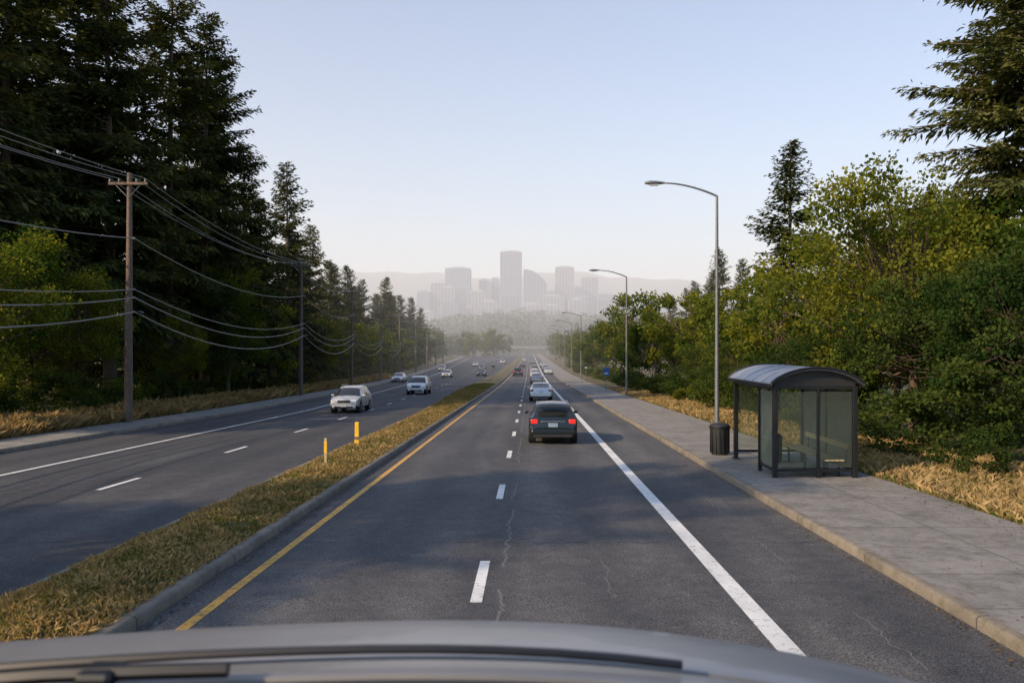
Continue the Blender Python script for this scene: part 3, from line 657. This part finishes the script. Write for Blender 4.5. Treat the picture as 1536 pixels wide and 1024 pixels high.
# ------------------------------------------------------------------ city
M['b1']=simple('tower_concrete',(.17,.22,.29),.7,0,.1,.02); M['b2']=simple('tower_stone',(.31,.32,.35),.8,0,.1,.02); M['bg']=simple('tower_glass',(.04,.07,.13),.2,0,.3,.05,.6)
def building(name,x0,x1,y,dep,h,wall,floor=4.0,bay=5.0,crown=None):
    e=empty(name,((x0+x1)/2,y,-4)); w=x1-x0; CF=.17
    if crown=='curve':
        n=12; vs=[]
        for yy in(-dep/2,dep/2):
            for i in range(n+1):
                t=i/n; vs+=[(-w/2+w*t,yy,0),(-w/2+w*t,yy,h*(1-CF*t**2.2)-4)]
        m=2*(n+1); fs=[]
        for i in range(n):
            a=2*i; fs+=[(a,a+2,a+3,a+1),(m+a,m+a+2,m+a+3,m+a+1),(a+1,a+3,m+a+3,m+a+1)]
        fs+=[(0,1,m+1,m),(2*n,2*n+1,m+2*n+1,m+2*n)]
        pyobj('glass_core',vs,fs,M['bg'],None,False,e)
        htop=lambda xx: h*(1-CF*((xx+w/2)/w)**2.2)-5
    else:
        box('glass_core',(0,0,h/2),(w,dep,h),M['bg'],e,0); htop=lambda xx:h
        box('parapet',(0,0,h+.9),(w+.8,dep+.8,1.8),wall,e,0)
        box('roof_plant',(w*.05,0,h+3.6),(w*.45,dep*.4,4),wall,e,0); box('roof_plant_b',(-w*.28,0,h+3),(w*.16,dep*.3,3),wall,e,0)
    Q=[]
    def bx(cx,cy,cz,sx,sy,sz):
        x0,x1=cx-sx/2,cx+sx/2;y0,y1=cy-sy/2,cy+sy/2;z0,z1=cz-sz/2,cz+sz/2
        Q.extend([[(x0,y0,z0),(x1,y0,z0),(x1,y0,z1),(x0,y0,z1)],[(x0,y1,z0),(x1,y1,z0),(x1,y1,z1),(x0,y1,z1)],[(x0,y0,z0),(x0,y1,z0),(x0,y1,z1),(x0,y0,z1)],[(x1,y0,z0),(x1,y1,z0),(x1,y1,z1),(x1,y0,z1)],[(x0,y0,z1),(x1,y0,z1),(x1,y1,z1),(x0,y1,z1)],[(x0,y0,z0),(x1,y0,z0),(x1,y1,z0),(x0,y1,z0)]])
    z=floor
    while z<h-1:
        if crown=='curve':
            t=1.0
            if z>h*(1-CF)-4: t=max(0,((h-4-z)/h/CF))**(1/2.2) if h-4>z else 0
            if t>.05: bx(-w/2+w*t/2,0,z,w*t+.4,dep+.6,1.3)
        else: bx(0,0,z,w+.6,dep+.6,1.4)
        z+=floor
    nb=max(2,int(w/bay))
    for i in range(nb+1):
        xx=-w/2+w*i/nb; hh=htop(xx); bx(xx,0,hh/2,1.5,dep+1.0,hh)
    nd=max(2,int(dep/bay))
    for i in range(nd+1):
        yy=-dep/2+dep*i/nd; hl=htop(-w/2) if crown=='curve' else h; bx(-w/2,yy,hl/2,1.0,1.5,hl)
    me=quadmesh('facade',np.array(Q,float),[wall]); link(bpy.data.objects.new('facade',me),e)
b1,b2=M['b1'],M['b2']
for nm,a,b,y,d,h,wm,cr in [('office_tower',-66,-19,1800,40,218,b1,None),('office_tower',-192,-137,1830,45,184,b1,None),('office_building',-222,-192,1800,35,148,b2,None),('office_building',-189,-160,1700,30,132,b2,None),
  ('office_building',-117,-92,1850,30,158,b1,None),('office_building',-90,-72,1880,25,166,b2,None),('curved_glass_tower',-14,37,1800,40,184,b1,'curve'),('office_tower',59,101,1850,38,189,b2,None),
  ('office_building',101,116,1800,30,140,b1,None),('office_tower',118,155,1830,35,163,b2,None),('office_building',-250,-224,1780,30,128,b1,None),('office_building',-130,-95,1690,30,122,b2,None),('office_building',38,58,1780,30,128,b1,None),
  ('office_building',20,70,1690,40,112,b2,None),('office_building',-60,-22,1680,30,112,b1,None),('office_building',150,190,1760,30,120,b1,None),('office_building',-155,-128,1760,30,135,b1,None),('office_building',85,130,1690,30,110,b1,None),('office_building',-300,-262,1760,30,112,b2,None)]:
    building(nm,a,b,y,d,h,wm,4.2,6.5,cr)
rb=random.Random(3); xq=-330
while xq<300:
    w_=rb.uniform(16,34); building('office_building',xq,xq+w_,rb.uniform(1610,1650),24,rb.uniform(72,104),rb.choice((b1,b2)),4.5,7); xq+=w_+rb.uniform(4,26)
tube('hill_mast',[(0,0,0),(0,0,40)],[4,1.2],M['b1'],None,6).location=(-640,3600,330)
# ------------------------------------------------------------------ own vehicle's hood (seen from the driving seat)
def hood():
    e=empty('vehicle_hood'); pm=simple('hood_paint',(.29,.285,.285),.40,.3,.10,3,.5,.2)
    nx=40
    def crest(x):
        t=(x+.25)
        return 2.325-.085*max(0,t)**2.1*1.0 -.035*max(0,-t)**1.6
    xs=np.linspace(-1.75,1.45,nx+1)
    def surf(name,prof,mat):
        vs=[];fs=[]
        for y,dz in prof:
            for x in xs:
                ed=max(0,x-1.15)/.3; edl=max(0,-1.45-x)/.3
                vs.append((x,y-.10*max(0,x)**2-.03*min(0,x)**2,crest(x)+dz-.25*ed**2-.25*edl**2))
        m=nx+1
        for j in range(len(prof)-1):
            for i in range(nx):
                a=j*m+i; fs.append((a,a+1,a+m+1,a+m))
        pyobj(name,vs,fs,mat,None,True,e,50)
    surf('hood_panel',[(2.02,-1.7),(2.06,-.5),(2.06,-.12),(2.03,-.03),(1.97,.0),(1.85,.022),(1.72,.040),(1.64,.048),(1.625,.045),(1.62,.01)],pm)
    surf('panel_gap',[(1.625,.0),(1.61,.0),(1.59,.0)],M['dark'])
    surf('hood_rear_panel',[(1.595,.0),(1.59,.052),(1.56,.058),(1.49,.064),(1.485,.02)],pm)
    surf('cowl',[(1.49,.015),(1.48,.058),(1.40,.075),(1.2,.06),(1.0,.05)],M['dark'])
    def yy(x,y): return y-.10*max(0,x)**2-.03*min(0,x)**2
    X=np.linspace(-1.3,.30,14); tube('wiper_blade',[(x,yy(x,1.58),crest(x)+.078-.008*(x+.5)**2) for x in X],.009,M['black'],e,6)
    X=np.linspace(-1.3,-.55,8); tube('wiper_arm',[(x,yy(x,1.46),crest(x)+.10-.02*abs(x+.9)) for x in X],.014,M['black'],e,6)
    box('wiper_pivot',(-.78,1.45,2.405),(.07,.07,.03),M['black'],e,.012)
hood()
# ------------------------------------------------------------------ haze
def haze(name,x,y0,y1,z1,dens,c,em,ec):
    m=bpy.data.materials.new(name+'_air'); m.use_nodes=True; nt=m.node_tree; nt.nodes.remove(nt.nodes['Principled BSDF'])
    v=N(nt,'ShaderNodeVolumeScatter'); v.inputs['Color'].default_value=(*c,1); v.inputs['Density'].default_value=dens; v.inputs['Anisotropy'].default_value=0.1
    em_=N(nt,'ShaderNodeEmission'); em_.inputs[0].default_value=(*ec,1); em_.inputs[1].default_value=em*dens  # haze given its own glow, standing in for light scattered repeatedly inside it
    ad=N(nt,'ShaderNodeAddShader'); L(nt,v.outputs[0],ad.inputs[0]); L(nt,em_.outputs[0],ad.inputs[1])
    L(nt,ad.outputs[0],nt.nodes['Material Output'].inputs['Volume'])
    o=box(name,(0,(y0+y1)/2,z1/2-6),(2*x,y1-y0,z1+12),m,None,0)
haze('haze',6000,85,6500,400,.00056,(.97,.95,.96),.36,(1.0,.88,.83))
# ------------------------------------------------------------------ light, sky, camera
elev=math.radians(28); S=Vector((-.80,-.60,0)).normalized(); S=Vector((S.x*math.cos(elev),S.y*math.cos(elev),math.sin(elev)))
sun=bpy.data.lights.new('sun','SUN'); sun.energy=5.0; sun.angle=math.radians(.5); sun.color=(1,.75,.47)
so=bpy.data.objects.new('sun',sun); so.rotation_euler=S.to_track_quat('Z','Y').to_euler(); COL.objects.link(so)
w=bpy.data.worlds.new('World'); scene.world=w; w.use_nodes=True; nt=w.node_tree
sk=nt.nodes.new('ShaderNodeTexSky'); sk.sky_type='NISHITA'; sk.sun_disc=False; sk.sun_elevation=elev; sk.sun_rotation=math.atan2(S.x,S.y)%(2*math.pi)
sk.air_density=1.25; sk.dust_density=1.4; sk.ozone_density=1.6
bg=nt.nodes['Background']; bg.inputs[1].default_value=.15
L(nt,mix(nt,1.0,sk.outputs[0],(1.03,1.17,1.36),'MULTIPLY'),bg.inputs[0])
cam=bpy.data.cameras.new('camera'); co=bpy.data.objects.new('camera',cam); COL.objects.link(co)
co.location=(0,0,3.0); co.rotation_euler=(math.radians(90),0,0); cam.lens=28; cam.sensor_width=36
cam.shift_x=-27/1536; cam.shift_y=8/1536; cam.clip_end=20000; cam.clip_start=.05
cam.dof.use_dof=True; cam.dof.focus_distance=40; cam.dof.aperture_fstop=3.2
scene.camera=co
scene.view_settings.view_transform='Standard'; scene.view_settings.look='None'; scene.view_settings.exposure=0
